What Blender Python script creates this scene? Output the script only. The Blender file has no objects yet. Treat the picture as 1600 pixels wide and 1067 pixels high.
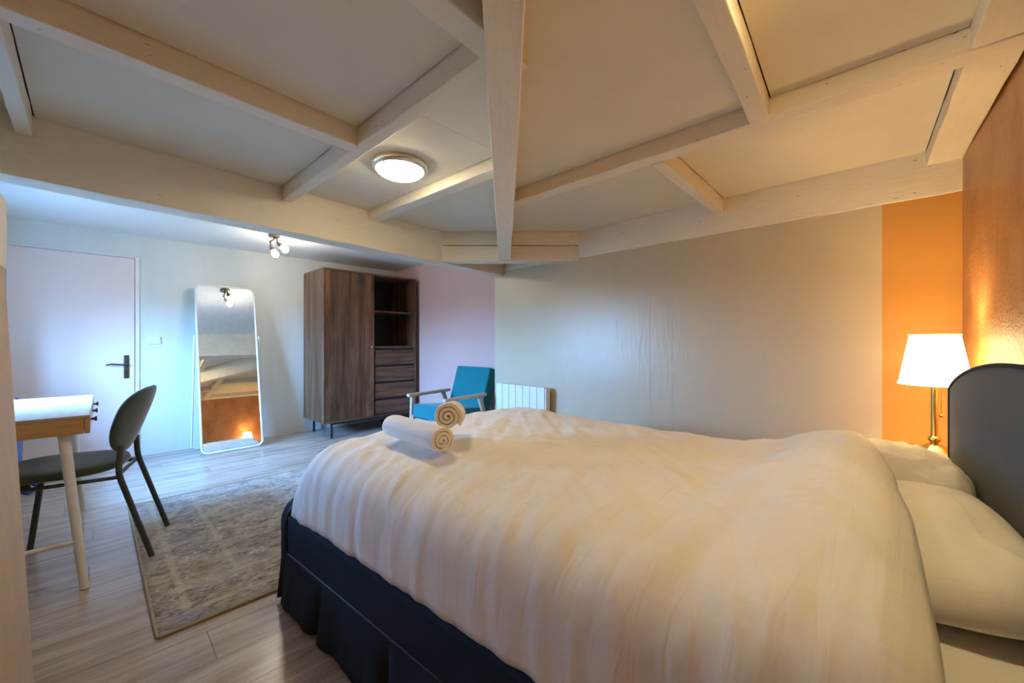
import bpy, bmesh, math, random
from mathutils import Vector, Matrix, noise
R = math.radians
random.seed(7)
SC = bpy.context.scene
COL = SC.collection

# ------------------------------------------------------------------ camera
cam = bpy.data.cameras.new('camera'); cam.sensor_width = 36.0; cam.lens = 622 / 1600 * 36
cam.clip_start = 0.02; cam.clip_end = 200; cam.shift_y = 1.5 / 1600
cam_o = bpy.data.objects.new('camera', cam); COL.objects.link(cam_o)
cam_o.location = (0, 0, 1.10); cam_o.rotation_euler = (R(90), 0, R(43.8 - 90))
SC.camera = cam_o

# ------------------------------------------------------------------ exposure
SC.view_settings.view_transform = 'Standard'
SC.view_settings.look = 'None'
SC.view_settings.exposure = 0.82
SC.view_settings.gamma = 1.0
SC.view_settings.use_curve_mapping = False
SC.cycles.max_bounces = 12
SC.cycles.diffuse_bounces = 8
SC.cycles.glossy_bounces = 5
SC.cycles.sample_clamp_indirect = 6.0

SKY = 80.0                      # daylight through the dormer window
DOME = 26.0; DOME_COL = (1.0, 0.84, 0.54); DOME2 = 26.0; DOME2_COL = (1.0, 0.77, 0.38)
SHADE = 5.5; SHADE_W = 8.0; SHADE_COL = (1.0, 0.72, 0.34)
SPOT = 110.0; SPOT_COL = (1.0, 0.88, 0.72)

# ------------------------------------------------------------------ world: overcast blue daylight above, dim ground below
w = bpy.data.worlds.new('sky'); SC.world = w; w.use_nodes = True
nt = w.node_tree; nt.nodes.clear()
tc = nt.nodes.new('ShaderNodeTexCoord'); sx = nt.nodes.new('ShaderNodeSeparateXYZ')
cr = nt.nodes.new('ShaderNodeValToRGB'); bg = nt.nodes.new('ShaderNodeBackground'); wo = nt.nodes.new('ShaderNodeOutputWorld')
nt.links.new(tc.outputs['Generated'], sx.inputs[0])
mr = nt.nodes.new('ShaderNodeMapRange'); mr.inputs[1].default_value = -1; mr.inputs[2].default_value = 1
nt.links.new(sx.outputs[2], mr.inputs[0]); nt.links.new(mr.outputs[0], cr.inputs[0])
e = cr.color_ramp.elements
e[0].position = 0.0; e[0].color = (0.03, 0.035, 0.035, 1)
e[1].position = 1.0; e[1].color = (0.62, 1.70, 4.1, 1)
a = e.new(0.495); a.color = (0.04, 0.05, 0.05, 1)
a = e.new(0.505); a.color = (0.17, 0.39, 0.74, 1)
nt.links.new(cr.outputs[0], bg.inputs[0]); bg.inputs[1].default_value = SKY
nt.links.new(bg.outputs[0], wo.inputs[0])

# portal at the window opening (guides the daylight sampling)
WY0, WY1, WZ0, WZ1 = 3.30, 4.45, 0.92, 1.62
pl = bpy.data.lights.new('window_portal', 'AREA'); pl.shape = 'RECTANGLE'; pl.size = WY1 - WY0; pl.size_y = WZ1 - WZ0
pl.cycles.is_portal = True
po = bpy.data.objects.new('window_portal', pl); COL.objects.link(po)
po.location = (-1.01, (WY0 + WY1) / 2, (WZ0 + WZ1) / 2)
po.rotation_euler = (R(90), 0, R(-90))

# ------------------------------------------------------------------ materials
def newmat(name):
    m = bpy.data.materials.new(name); m.use_nodes = True
    n = m.node_tree; b = n.nodes['Principled BSDF']
    return m, n, b
def link(n, a, b): n.links.new(a, b)
def texco(n, scale=(1, 1, 1), rot=(0, 0, 0), kind='Object', rand=False):
    t = n.nodes.new('ShaderNodeTexCoord'); mp = n.nodes.new('ShaderNodeMapping')
    mp.inputs['Scale'].default_value = scale; mp.inputs['Rotation'].default_value = rot
    src = t.outputs[kind]
    if rand:
        oi = n.nodes.new('ShaderNodeObjectInfo'); vm = n.nodes.new('ShaderNodeVectorMath'); vm.operation = 'MULTIPLY_ADD'
        vm.inputs[1].default_value = (1, 1, 1)
        sc = n.nodes.new('ShaderNodeVectorMath'); sc.operation = 'SCALE'; sc.inputs[0].default_value = (37, 53, 19)
        link(n, oi.outputs['Random'], sc.inputs['Scale']); link(n, src, vm.inputs[0]); link(n, sc.outputs[0], vm.inputs[2])
        src = vm.outputs[0]
    link(n, src, mp.inputs[0])
    return mp.outputs[0]
def tnoise(n, vec, scale, detail=4, rough=0.55, dist=0.0):
    t = n.nodes.new('ShaderNodeTexNoise'); t.inputs['Scale'].default_value = scale; t.inputs['Detail'].default_value = detail
    t.inputs['Roughness'].default_value = rough; t.inputs['Distortion'].default_value = dist
    link(n, vec, t.inputs['Vector']); return t.outputs['Fac']
def ramp(n, fac, stops):
    r = n.nodes.new('ShaderNodeValToRGB'); el = r.color_ramp.elements
    while len(el) < len(stops): el.new(0.5)
    for i, (p, c) in enumerate(stops):
        el[i].position = p; el[i].color = (*c, 1) if len(c) == 3 else c
    link(n, fac, r.inputs[0]); return r.outputs[0]
def mixc(n, fac, a, b, mode='MIX'):
    x = n.nodes.new('ShaderNodeMix'); x.data_type = 'RGBA'; x.blend_type = mode
    for sock, v in ((x.inputs[0], fac), (x.inputs[6], a), (x.inputs[7], b)):
        if isinstance(v, (int, float)): sock.default_value = v
        elif isinstance(v, tuple): sock.default_value = (*v, 1)
        else: link(n, v, sock)
    return x.outputs[2]
def bump(n, b, h, strength=0.3, dist=0.01):
    x = n.nodes.new('ShaderNodeBump'); x.inputs['Strength'].default_value = strength; x.inputs['Distance'].default_value = dist
    link(n, h, x.inputs['Height']); link(n, x.outputs[0], b.inputs['Normal'])
def hsv(c, k): return tuple(min(1, v * k) for v in c)

def paint(name, col, rough=0.6, var=0.06, scale=3.0, bs=0.15, streak=(1, 1, 1), bscale=60, spec=0.4):
    m, n, b = newmat(name)
    v = texco(n, streak)
    f = tnoise(n, v, scale, 5)
    link(n, ramp(n, f, [(0.3, hsv(col, 1 - var)), (0.7, hsv(col, 1 + var))]), b.inputs['Base Color'])
    b.inputs['Roughness'].default_value = rough; b.inputs['Specular IOR Level'].default_value = spec
    h = tnoise(n, v, bscale, 6, 0.6); bump(n, b, h, bs, 0.004)
    return m
def beam_paint(name, col):
    # brushed white paint on rough sawn timber with dark nicks
    m, n, b = newmat(name)
    v = texco(n, (1, 1, 1), rand=True)
    vs = texco(n, (1.2, 16, 16), rand=True)
    g = tnoise(n, vs, 5, 8, 0.62, 0.25)
    f = tnoise(n, v, 2.5, 4)
    c = ramp(n, f, [(0.3, hsv(col, 0.93)), (0.7, hsv(col, 1.05))])
    c = mixc(n, 0.35, c, ramp(n, g, [(0.25, hsv(col, 0.86)), (0.6, hsv(col, 1.04))]))
    sp = tnoise(n, texco(n, (4, 22, 22), rand=True), 6, 3, 0.5)
    spm = ramp(n, sp, [(0.262, (1, 1, 1)), (0.277, (0, 0, 0))])
    c = mixc(n, spm, c, (0.10, 0.075, 0.05))
    link(n, c, b.inputs['Base Color']); b.inputs['Roughness'].default_value = 0.5
    b.inputs['Specular IOR Level'].default_value = 0.4
    bump(n, b, g, 0.32, 0.006)
    return m
def plain(name, col, rough=0.5, metal=0.0, spec=0.5):
    m, n, b = newmat(name)
    v = texco(n); f = tnoise(n, v, 25, 3)
    link(n, ramp(n, f, [(0.3, hsv(col, 0.95)), (0.7, hsv(col, 1.04))]), b.inputs['Base Color'])
    b.inputs['Roughness'].default_value = rough; b.inputs['Metallic'].default_value = metal
    b.inputs['Specular IOR Level'].default_value = spec
    return m
def fabric(name, col, var=0.12, wscale=900, rough=0.9, sheen=0.2, bs=0.25, soft=6):
    m, n, b = newmat(name)
    v = texco(n)
    f = tnoise(n, v, soft, 4); g = tnoise(n, v, wscale, 2)
    c = mixc(n, 0.5, ramp(n, f, [(0.3, hsv(col, 1 - var)), (0.7, hsv(col, 1 + var))]),
             ramp(n, g, [(0.3, hsv(col, 1 - 2 * var)), (0.7, hsv(col, 1 + 2 * var))]))
    link(n, c, b.inputs['Base Color']); b.inputs['Roughness'].default_value = rough
    b.inputs['Sheen Weight'].default_value = sheen; b.inputs['Specular IOR Level'].default_value = 0.2
    bump(n, b, g, bs, 0.001)
    return m
def wood(name, cols, axis='z', scale=1.0, rough=0.45, bs=0.1, boards=0.0, rand=False):
    m, n, b = newmat(name)
    s = {'x': (0.7, 9, 9), 'y': (9, 0.7, 9), 'z': (9, 9, 0.7)}[axis]
    v = texco(n, tuple(k * scale for k in s), rand=rand)
    g = tnoise(n, v, 2.2, 8, 0.6, 0.6)
    c = ramp(n, g, [(0.25, cols[0]), (0.45, cols[1]), (0.6, cols[2]), (0.78, cols[1])])
    fine = tnoise(n, texco(n, tuple(k * scale * 6 for k in s), rand=rand), 3, 4)
    c = mixc(n, 0.25, c, ramp(n, fine, [(0.3, cols[0]), (0.7, cols[2])]))
    if boards:
        t = n.nodes.new('ShaderNodeTexCoord'); sp = n.nodes.new('ShaderNodeSeparateXYZ'); link(n, t.outputs['Object'], sp.inputs[0])
        ad = n.nodes.new('ShaderNodeMath'); ad.operation = 'ADD'; link(n, sp.outputs[0], ad.inputs[0]); link(n, sp.outputs[1], ad.inputs[1])
        d = n.nodes.new('ShaderNodeMath'); d.operation = 'DIVIDE'; d.inputs[1].default_value = boards; link(n, ad.outputs[0], d.inputs[0])
        fl = n.nodes.new('ShaderNodeMath'); fl.operation = 'FLOOR'; link(n, d.outputs[0], fl.inputs[0])
        wn = n.nodes.new('ShaderNodeTexWhiteNoise'); wn.noise_dimensions = '1D'; link(n, fl.outputs[0], wn.inputs['W'])
        tone = ramp(n, wn.outputs['Value'], [(0.0, (0.62, 0.62, 0.62)), (1.0, (1.25, 1.22, 1.2))])
        c = mixc(n, 0.85, c, tone, 'MULTIPLY')
    if rand:
        oi = n.nodes.new('ShaderNodeObjectInfo')
        c = mixc(n, 0.8, c, ramp(n, oi.outputs['Random'], [(0.0, (0.86, 0.86, 0.86)), (1.0, (1.1, 1.08, 1.06))]), 'MULTIPLY')
    link(n, c, b.inputs['Base Color']); b.inputs['Roughness'].default_value = rough
    bump(n, b, g, bs, 0.002)
    return m
def emit(name, col, strength):
    m, n, b = newmat(name)
    b.inputs['Base Color'].default_value = (*col, 1); b.inputs['Emission Color'].default_value = (*col, 1)
    b.inputs['Emission Strength'].default_value = strength; b.inputs['Roughness'].default_value = 0.3
    return m

M = {}
M['ceil'] = paint('ceiling_board_paint', (0.70, 0.65, 0.535), 0.7, 0.05, 2.2, 0.12, bscale=45)
M['dark'] = plain('dark_void_timber', (0.03, 0.022, 0.016), 0.9)
M['beam'] = beam_paint('painted_beam', (0.79, 0.72, 0.58))
M['back'] = paint('back_wall_paint', (0.68, 0.68, 0.61), 0.5, 0.03, 2.0, 0.08, (6, 6, 0.6), 14, 0.4)
M['alc'] = paint('alcove_ceiling_paint', (0.80, 0.80, 0.76), 0.6, 0.02, 2.0, 0.06)
M['pink'] = paint('pink_wall_paint', (0.62, 0.41, 0.365), 0.6, 0.03, 2.0, 0.08)
M['tan'] = paint('greige_wall_paint', (0.565, 0.475, 0.325), 0.31, 0.02, 2.2, 0.5, (3, 3, 0.8), 14, 0.55)
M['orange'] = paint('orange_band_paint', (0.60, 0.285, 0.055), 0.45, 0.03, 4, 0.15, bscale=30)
def rust():
    m, n, b = newmat('rust_wall_paint'); v = texco(n, (1, 1, 0.5)); w_ = texco(n)
    c = ramp(n, tnoise(n, v, 4.5, 7, 0.65), [(0.3, (0.30, 0.115, 0.035)), (0.5, (0.46, 0.205, 0.07)), (0.7, (0.54, 0.26, 0.10))])
    d = ramp(n, tnoise(n, w_, 34, 3, 0.5), [(0.26, (1, 1, 1)), (0.31, (0, 0, 0))])
    c = mixc(n, d, c, (0.16, 0.06, 0.02))
    link(n, c, b.inputs['Base Color']); b.inputs['Roughness'].default_value = 0.36; b.inputs['Specular IOR Level'].default_value = 0.5
    h = mixc(n, 0.45, tnoise(n, v, 9, 5, 0.6), tnoise(n, w_, 55, 5, 0.6)); bump(n, b, h, 0.55, 0.02)
    return m
M['rust'] = rust()
M['left'] = paint('left_wall_paint', (0.60, 0.445, 0.30), 0.7, 0.07, 8, 0.3, bscale=90)
M['door'] = paint('door_paint', (0.80, 0.63, 0.55), 0.4, 0.02, 2, 0.04)
M['white'] = plain('white_enamel', (0.80, 0.80, 0.78), 0.35)
M['cream'] = plain('cream_metal', (0.78, 0.72, 0.62), 0.4)
M['black'] = plain('black_metal', (0.015, 0.018, 0.022), 0.4)
M['bronze'] = plain('dark_bronze', (0.12, 0.085, 0.06), 0.35, 0.8)
M['brass'] = plain('brass', (0.66, 0.45, 0.14), 0.22, 1.0)
M['chrome'] = plain('brushed_nickel', (0.62, 0.58, 0.52), 0.3, 0.9)
M['glass_mirror'] = plain('mirror_silver', (0.90, 0.92, 0.92), 0.0, 1.0)
M['plank'] = wood('oak_laminate', [(0.20, 0.14, 0.095), (0.365, 0.28, 0.21), (0.50, 0.41, 0.325)], 'x', 1.0, 0.25, 0.06, rand=True)
M['walnut'] = wood('walnut_veneer', [(0.028, 0.009, 0.003), (0.115, 0.049, 0.021), (0.22, 0.110, 0.052)], 'z', 1.0, 0.4, 0.05, boards=0.085)
M['walnut_h'] = wood('walnut_veneer_flat', [(0.028, 0.009, 0.003), (0.115, 0.049, 0.021), (0.22, 0.110, 0.052)], 'x', 1.0, 0.4, 0.05, rand=True)
M['bamboo'] = wood('bamboo', [(0.36, 0.17, 0.045), (0.50, 0.26, 0.08), (0.58, 0.33, 0.12)], 'x', 2.0, 0.35, 0.03)
M['ash'] = wood('pale_ash', [(0.40, 0.29, 0.20), (0.52, 0.40, 0.29), (0.60, 0.48, 0.37)], 'x', 2.0, 0.4, 0.03)
M['navy'] = fabric('navy_bed_fabric', (0.013, 0.022, 0.036), 0.2, 700, 0.9, 0.0)
M['slate'] = fabric('slate_headboard_fabric', (0.065, 0.082, 0.10), 0.12, 700, 0.9, 0.05)
def linen():
    m, n, b = newmat('white_bedlinen')
    b.inputs['Base Color'].default_value = (0.81, 0.79, 0.73, 1)
    link(n, ramp(n, tnoise(n, texco(n), 5, 3), [(0.3, (0.79, 0.765, 0.71)), (0.7, (0.83, 0.81, 0.755))]), b.inputs['Base Color'])
    b.inputs['Roughness'].default_value = 0.7; b.inputs['Sheen Weight'].default_value = 0.1; b.inputs['Specular IOR Level'].default_value = 0.25
    a1 = tnoise(n, texco(n, (1.2, 9, 2), (0, 0, 0.35)), 2.6, 3, 0.5, 0.5)
    a2 = tnoise(n, texco(n, (8, 1.4, 2), (0, 0, -0.5)), 2.2, 3, 0.5, 0.6)
    bump(n, b, mixc(n, 0.4, a1, a2), 0.30, 0.030)
    return m
M['linen'] = linen()
M['towel'] = fabric('cream_terry', (0.78, 0.73, 0.67), 0.05, 350, 0.95, 0.3, 0.5)
M['teal'] = fabric('teal_upholstery', (0.004, 0.165, 0.185), 0.1, 600)
M['olive'] = fabric('olive_velvet', (0.048, 0.066, 0.042), 0.15, 500, 0.8, 0.5)
M['olive_metal'] = plain('olive_metal', (0.042, 0.054, 0.032), 0.4)
M['blue'] = plain('glossy_blue', (0.005, 0.05, 0.35), 0.22)
M['bamboo_top'] = wood('pale_desk_top', [(0.36, 0.245, 0.155), (0.42, 0.30, 0.20), (0.47, 0.35, 0.25)], 'y', 2.0, 0.5, 0.03)
M['knob'] = plain('brown_knob', (0.17, 0.06, 0.025), 0.5)
M['glass'] = plain('window_glass', (0.9, 0.95, 1.0), 0.02)
g_ = M['glass'].node_tree; gb = g_.nodes['Principled BSDF']
tr = g_.nodes.new('ShaderNodeBsdfTransparent'); mx = g_.nodes.new('ShaderNodeMixShader'); mx.inputs[0].default_value = 0.07
g_.links.new(tr.outputs[0], mx.inputs[1]); g_.links.new(gb.outputs[0], mx.inputs[2])
g_.links.new(mx.outputs[0], g_.nodes['Material Output'].inputs[0])
M['dome'] = emit('lit_opal_glass', DOME_COL, DOME); M['dome2'] = emit('lit_opal_glass_warm', DOME2_COL, DOME2)
M['bulb'] = emit('lit_bulb', SPOT_COL, SPOT)
M['shade'] = emit('lit_lampshade', SHADE_COL, SHADE)
M['shade'].node_tree.nodes['Principled BSDF'].inputs['Base Color'].default_value = (0.85, 0.78, 0.66, 1)

def rug_material():
    m, n, b = newmat('faded_rug')
    v = texco(n)
    base = ramp(n, tnoise(n, v, 3.0, 5, 0.6), [(0.3, (0.3 * 1.1, 0.26, 0.185)), (0.5, (0.44, 0.38, 0.30)), (0.68, (0.33, 0.32, 0.33))])
    wear = tnoise(n, texco(n, (1.0, 2.2, 1)), 22, 8, 0.75, 0.8); worn = ramp(n, wear, [(0.45, (0, 0, 0)), (0.55, (1, 1, 1))])
    mot = ramp(n, tnoise(n, texco(n, (1, 1.6, 1)), 6, 4, 0.6, 1.2), [(0.42, (0, 0, 0)), (0.58, (1, 1, 1))])
    fac = mixc(n, 1.0, worn, mot, 'MULTIPLY')
    lightf = mixc(n, 1.0, ramp(n, tnoise(n, texco(n, (1.4, 1, 1)), 34, 8, 0.75, 0.5), [(0.50, (0, 0, 0)), (0.62, (0.9, 0.9, 0.9))]), ramp(n, tnoise(n, v, 4.3, 3), [(0.4, (0, 0, 0)), (0.6, (1, 1, 1))]), 'MULTIPLY')
    base = mixc(n, lightf, base, (0.68, 0.63, 0.52))
    c = mixc(n, fac, base, (0.19, 0.16, 0.15))
    rust = tnoise(n, texco(n, (3, 9, 1)), 2.6, 6, 0.65); rm = ramp(n, rust, [(0.60, (0, 0, 0)), (0.68, (1, 1, 1))])
    rw = mixc(n, 1.0, rm, ramp(n, tnoise(n, v, 60, 4, 0.7), [(0.40, (0, 0, 0)), (0.6, (1, 1, 1))]), 'MULTIPLY')
    c = mixc(n, rw, c, (0.28, 0.10, 0.05))
    grey = tnoise(n, texco(n, (4, 12, 1)), 2.0, 6, 0.7); gm = ramp(n, grey, [(0.56, (0, 0, 0)), (0.70, (0.8, 0.8, 0.8))])
    c = mixc(n, gm, c, (0.22, 0.21, 0.24))
    # border guard stripe: distance to the rim in object space
    t = n.nodes.new('ShaderNodeTexCoord'); sp = n.nodes.new('ShaderNodeSeparateXYZ'); link(n, t.outputs['Object'], sp.inputs[0])
    def edge(sock, half):
        ab = n.nodes.new('ShaderNodeMath'); ab.operation = 'ABSOLUTE'; link(n, sock, ab.inputs[0])
        su = n.nodes.new('ShaderNodeMath'); su.operation = 'SUBTRACT'; su.inputs[0].default_value = half; link(n, ab.outputs[0], su.inputs[1])
        return su.outputs[0]
    mn = n.nodes.new('ShaderNodeMath'); mn.operation = 'MINIMUM'
    link(n, edge(sp.outputs[0], 0.99), mn.inputs[0]); link(n, edge(sp.outputs[1], 0.86), mn.inputs[1])
    st = ramp(n, mn.outputs[0], [(0.085, (0, 0, 0)), (0.095, (1, 1, 1)), (0.112, (1, 1, 1)), (0.122, (0, 0, 0)), (0.30, (0, 0, 0)), (0.308, (0.8, 0.8, 0.8)), (0.325, (0.8, 0.8, 0.8)), (0.333, (0, 0, 0))])
    sw = mixc(n, 1.0, st, ramp(n, tnoise(n, v, 40, 4), [(0.35, (0.15, 0.15, 0.15)), (0.6, (0.7, 0.7, 0.7))]), 'MULTIPLY')
    c = mixc(n, sw, c, (0.56, 0.50, 0.38))
    link(n, c, b.inputs['Base Color']); b.inputs['Roughness'].default_value = 0.95; b.inputs['Specular IOR Level'].default_value = 0.1
    bump(n, b, tnoise(n, v, 220, 3), 0.5, 0.003)
    return m
M['rug'] = rug_material()
M['rug_edge'] = fabric('rug_binding', (0.36, 0.29, 0.19), 0.15, 300)

# ------------------------------------------------------------------ helpers
def mesh_obj(name, verts, faces, mat, parent=None, smooth=False):
    me = bpy.data.meshes.new(name); me.from_pydata([tuple(v) for v in verts], [], faces)
    bm = bmesh.new(); bm.from_mesh(me); bmesh.ops.recalc_face_normals(bm, faces=bm.faces); bm.to_mesh(me); bm.free()
    if mat: me.materials.append(M[mat] if isinstance(mat, str) else mat)
    if smooth:
        for p in me.polygons: p.use_smooth = True
    o = bpy.data.objects.new(name, me); COL.objects.link(o)
    if parent: o.parent = parent
    return o
def tag(o, label, cat, group=None):
    o['label'] = label; o['category'] = cat
    if group: o['group'] = group
    return o
def struct(o, label=None):
    o['kind'] = 'structure'
    if label: o['label'] = label
    return o
def thing(name, label, cat, loc=(0, 0, 0), rz=0, group=None):
    o = bpy.data.objects.new(name, None); COL.objects.link(o); o.empty_display_size = 0.1
    o.location = loc; o.rotation_euler = (0, 0, rz)
    return tag(o, label, cat, group)
def bevel(o, wdt, seg=2, smooth=True):
    if wdt:
        b = o.modifiers.new('bevel', 'BEVEL'); b.width = wdt; b.segments = seg; b.limit_method = 'ANGLE'; b.angle_limit = R(40)
        if smooth:
            for p in o.data.polygons: p.use_smooth = True
            b.harden_normals = True
    return o
BF = [(0, 1, 3, 2), (4, 6, 7, 5), (0, 4, 5, 1), (2, 3, 7, 6), (0, 2, 6, 4), (1, 5, 7, 3)]
def boxv(x0, x1, y0, y1, z0, z1):
    return [(x, y, z) for x in (x0, x1) for y in (y0, y1) for z in (z0, z1)]
def box(name, x0, x1, y0, y1, z0, z1, mat, parent=None, bv=0.0, seg=2):
    # centred mesh with its own origin, so object texture space is local
    c = ((x0 + x1) / 2, (y0 + y1) / 2, (z0 + z1) / 2)
    v = [(p[0] - c[0], p[1] - c[1], p[2] - c[2]) for p in boxv(x0, x1, y0, y1, z0, z1)]
    o = mesh_obj(name, v, BF, mat, parent); o.location = c
    return bevel(o, bv, seg)
def prism(name, pts, z0, z1, mat, parent=None, bv=0.0):
    n = len(pts); v = [(x, y, z0) for x, y in pts] + [(x, y, z1) for x, y in pts]
    f = [tuple(range(n)), tuple(range(2 * n - 1, n - 1, -1))] + [(i, (i + 1) % n, (i + 1) % n + n, i + n) for i in range(n)]
    return bevel(mesh_obj(name, v, f, mat, parent), bv)
def frame_of(d):
    d = d.normalized(); up = Vector((0, 0, 1)) if abs(d.z) < 0.95 else Vector((1, 0, 0))
    s = d.cross(up).normalized(); return s, s.cross(d).normalized()
def tube(name, path, rad, mat, parent=None, seg=12, caps=True, closed=False):
    path = [Vector(p) for p in path]; n = len(path)
    rads = rad if isinstance(rad, (list, tuple)) else [rad] * n
    v, f = [], []
    prev = None
    for i, p in enumerate(path):
        a = path[i - 1] if (i or closed) else p; b_ = path[(i + 1) % n] if (i < n - 1 or closed) else p
        d = (b_ - a).normalized()
        if prev is None: s, u = frame_of(d)
        else:
            s = prev - d * prev.dot(d); s.normalize(); u = s.cross(d).normalized()
        prev = s
        for k in range(seg):
            t = 2 * math.pi * k / seg; v.append(p + (s * math.cos(t) + u * math.sin(t)) * rads[i])
    rings = n if closed else n - 1
    for i in range(rings):
        for k in range(seg):
            a0 = i * seg; b0 = ((i + 1) % n) * seg
            f.append((a0 + k, a0 + (k + 1) % seg, b0 + (k + 1) % seg, b0 + k))
    if caps and not closed: f += [tuple(range(seg)), tuple(range((n - 1) * seg, n * seg))]
    o = mesh_obj(name, v, f, mat, parent, True)
    es = o.modifiers.new('edge', 'EDGE_SPLIT'); es.split_angle = R(50)
    return o
def rounded(path, r, k=5):
    # round the inner corners of a polyline
    P = [Vector(p) for p in path]; out = [P[0]]
    for i in range(1, len(P) - 1):
        a, b_, c = P[i - 1], P[i], P[i + 1]
        ra = min(r, (a - b_).length * 0.49, (c - b_).length * 0.49)
        p = b_ + (a - b_).normalized() * ra; q = b_ + (c - b_).normalized() * ra
        for j in range(k + 1):
            t = j / k; out.append(p * (1 - t) ** 2 + b_ * 2 * t * (1 - t) + q * t * t)
    return out + [P[-1]]
def lathe(name, prof, mat, parent=None, seg=32, loc=(0, 0, 0), split=40):
    v, f = [], []; n = len(prof)
    for k in range(seg):
        t = 2 * math.pi * k / seg
        for r, z in prof: v.append((r * math.cos(t), r * math.sin(t), z))
    for k in range(seg):
        for i in range(n - 1):
            a = k * n + i; b_ = ((k + 1) % seg) * n + i
            f.append((a, a + 1, b_ + 1, b_))
    o = mesh_obj(name, v, f, mat, parent, True)
    bm = bmesh.new(); bm.from_mesh(o.data); bmesh.ops.remove_doubles(bm, verts=bm.verts, dist=1e-5)
    bmesh.ops.recalc_face_normals(bm, faces=bm.faces); bm.to_mesh(o.data); bm.free()
    for p in o.data.polygons: p.use_smooth = True
    es = o.modifiers.new('edge', 'EDGE_SPLIT'); es.split_angle = R(split)
    o.location = loc
    return o
def pad(name, outline, thick, mat, parent=None, rings=9, seg=64, power=2.4, warp=None, dish=0.0):
    # closed cushion: outline(t)->(x,y); rounded rim; warp(x,y,z)->(x,y,z)
    v, f = [], []
    ts = [2 * math.pi * k / seg for k in range(seg)]
    prof = []
    for i in range(rings + 1):
        a = (i / rings) * math.pi / 2
        prof.append((math.sin(a) ** 0.8, math.cos(a)))
    def zz(c, s): return thick / 2 * max(0.0, 1 - s ** power) ** (1 / power)
    levels = [i / rings for i in range(1, rings + 1)]
    levels = [1 - (1 - l) ** 1.7 for l in levels]
    def put(x, y, z):
        v.append(warp(x, y, z) if warp else (x, y, z))
    put(0, 0, thick / 2)
    for l in levels:
        for t in ts:
            x, y = outline(t); put(x * l, y * l, zz(0, l))
    nb = len(v); put(0, 0, -thick / 2)
    for l in levels[:-1]:
        for t in ts:
            x, y = outline(t); put(x * l, y * l, -zz(0, l))
    L = len(levels)
    for k in range(seg): f.append((0, 1 + k, 1 + (k + 1) % seg))
    for i in range(L - 1):
        for k in range(seg):
            a0 = 1 + i * seg; b0 = a0 + seg
            f.append((a0 + k, b0 + k, b0 + (k + 1) % seg, a0 + (k + 1) % seg))
    for k in range(seg): f.append((nb, nb + 1 + (k + 1) % seg, nb + 1 + k))
    for i in range(L - 2):
        for k in range(seg):
            a0 = nb + 1 + i * seg; b0 = a0 + seg
            f.append((a0 + k, a0 + (k + 1) % seg, b0 + (k + 1) % seg, b0 + k))
    a0 = nb + 1 + (L - 2) * seg; b0 = 1 + (L - 1) * seg
    for k in range(seg): f.append((a0 + k, a0 + (k + 1) % seg, b0 + (k + 1) % seg, b0 + k))
    return mesh_obj(name, v, f, mat, parent, True)
def superell(a, b_, n):
    def fn(t):
        c, s = math.cos(t), math.sin(t)
        return (a * math.copysign(abs(c) ** (2 / n), c), b_ * math.copysign(abs(s) ** (2 / n), s))
    return fn
def beam(name, p0, p1, wd, z0, z1, mat='beam', parent=None, jit=0.0025, seg=0.12, side=0.0):
    # hewn timber: lengthwise divided, slightly uneven; origin at its start, local x along the length
    a = Vector((p0[0], p0[1])); b_ = Vector((p1[0], p1[1])); L = (b_ - a).length; n = max(2, int(L / seg))
    d = (b_ - a).normalized()
    rnd = random.Random(int(abs(p0[0] * 917 + p0[1] * 331 + z0 * 77) * 10))
    v, f = [], []
    corners = [(side - wd / 2, 0), (side + wd / 2, 0), (side + wd / 2, z1 - z0), (side - wd / 2, z1 - z0)]
    for i in range(n + 1):
        for (y, z) in corners:
            jy = rnd.uniform(-jit, jit); jz = rnd.uniform(-jit, jit) if z == 0 else 0
            v.append((L * i / n, y + jy, z + jz))
    for i in range(n):
        for k in range(4):
            f.append((i * 4 + k, i * 4 + (k + 1) % 4, i * 4 + 4 + (k + 1) % 4, i * 4 + 4 + k))
    f += [(0, 1, 2, 3), (n * 4, n * 4 + 1, n * 4 + 2, n * 4 + 3)]
    o = mesh_obj(name, v, f, mat, parent)
    o.location = (a.x, a.y, z0); o.rotation_euler = (0, 0, math.atan2(d.y, d.x))
    return bevel(o, 0.004, 2, False)

# ================================================================== SETTING
CZ = 2.037                       # underside of the ceiling boards
AZ = 2.135                       # alcove ceiling
XT, XP, YB, XL = 2.826, 3.02, 5.27, -0.62

# ---- floor: sub-floor and single planks
floor = struct(box('floor', -1.0, 3.3, -0.7, 5.5, -0.10, -0.012, 'dark'), 'pale oak laminate floor')
PW, PL = 0.193, 1.285
pm = None
def plank_mesh(L):
    v = boxv(-L / 2 + 0.0008, L / 2 - 0.0008, -PW / 2 + 0.0008, PW / 2 - 0.0008, -0.012, 0.0)
    v = [list(p) for p in v]
    me = bpy.data.meshes.new('plank'); me.from_pydata(v, [], BF); me.materials.append(M['plank'])
    bm = bmesh.new(); bm.from_mesh(me); bmesh.ops.recalc_face_normals(bm, faces=bm.faces); bm.to_mesh(me); bm.free()
    return me
pm = plank_mesh(PL)
row = 0; y = -0.62
while y < 5.40:
    off = (row * 0.43 + random.uniform(-0.1, 0.1)) % PL
    x = -1.0 - PL + off
    while x < 3.2:
        c = x + PL / 2
        if c + PL / 2 > -0.95:
            o = bpy.data.objects.new('floor_plank', pm); COL.objects.link(o); o.parent = floor
            o.location = (c - 1.15, y + PW / 2 - 2.4, 0.056)      # relative to the sub-floor centre
        x += PL
    y += PW; row += 1
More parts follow.
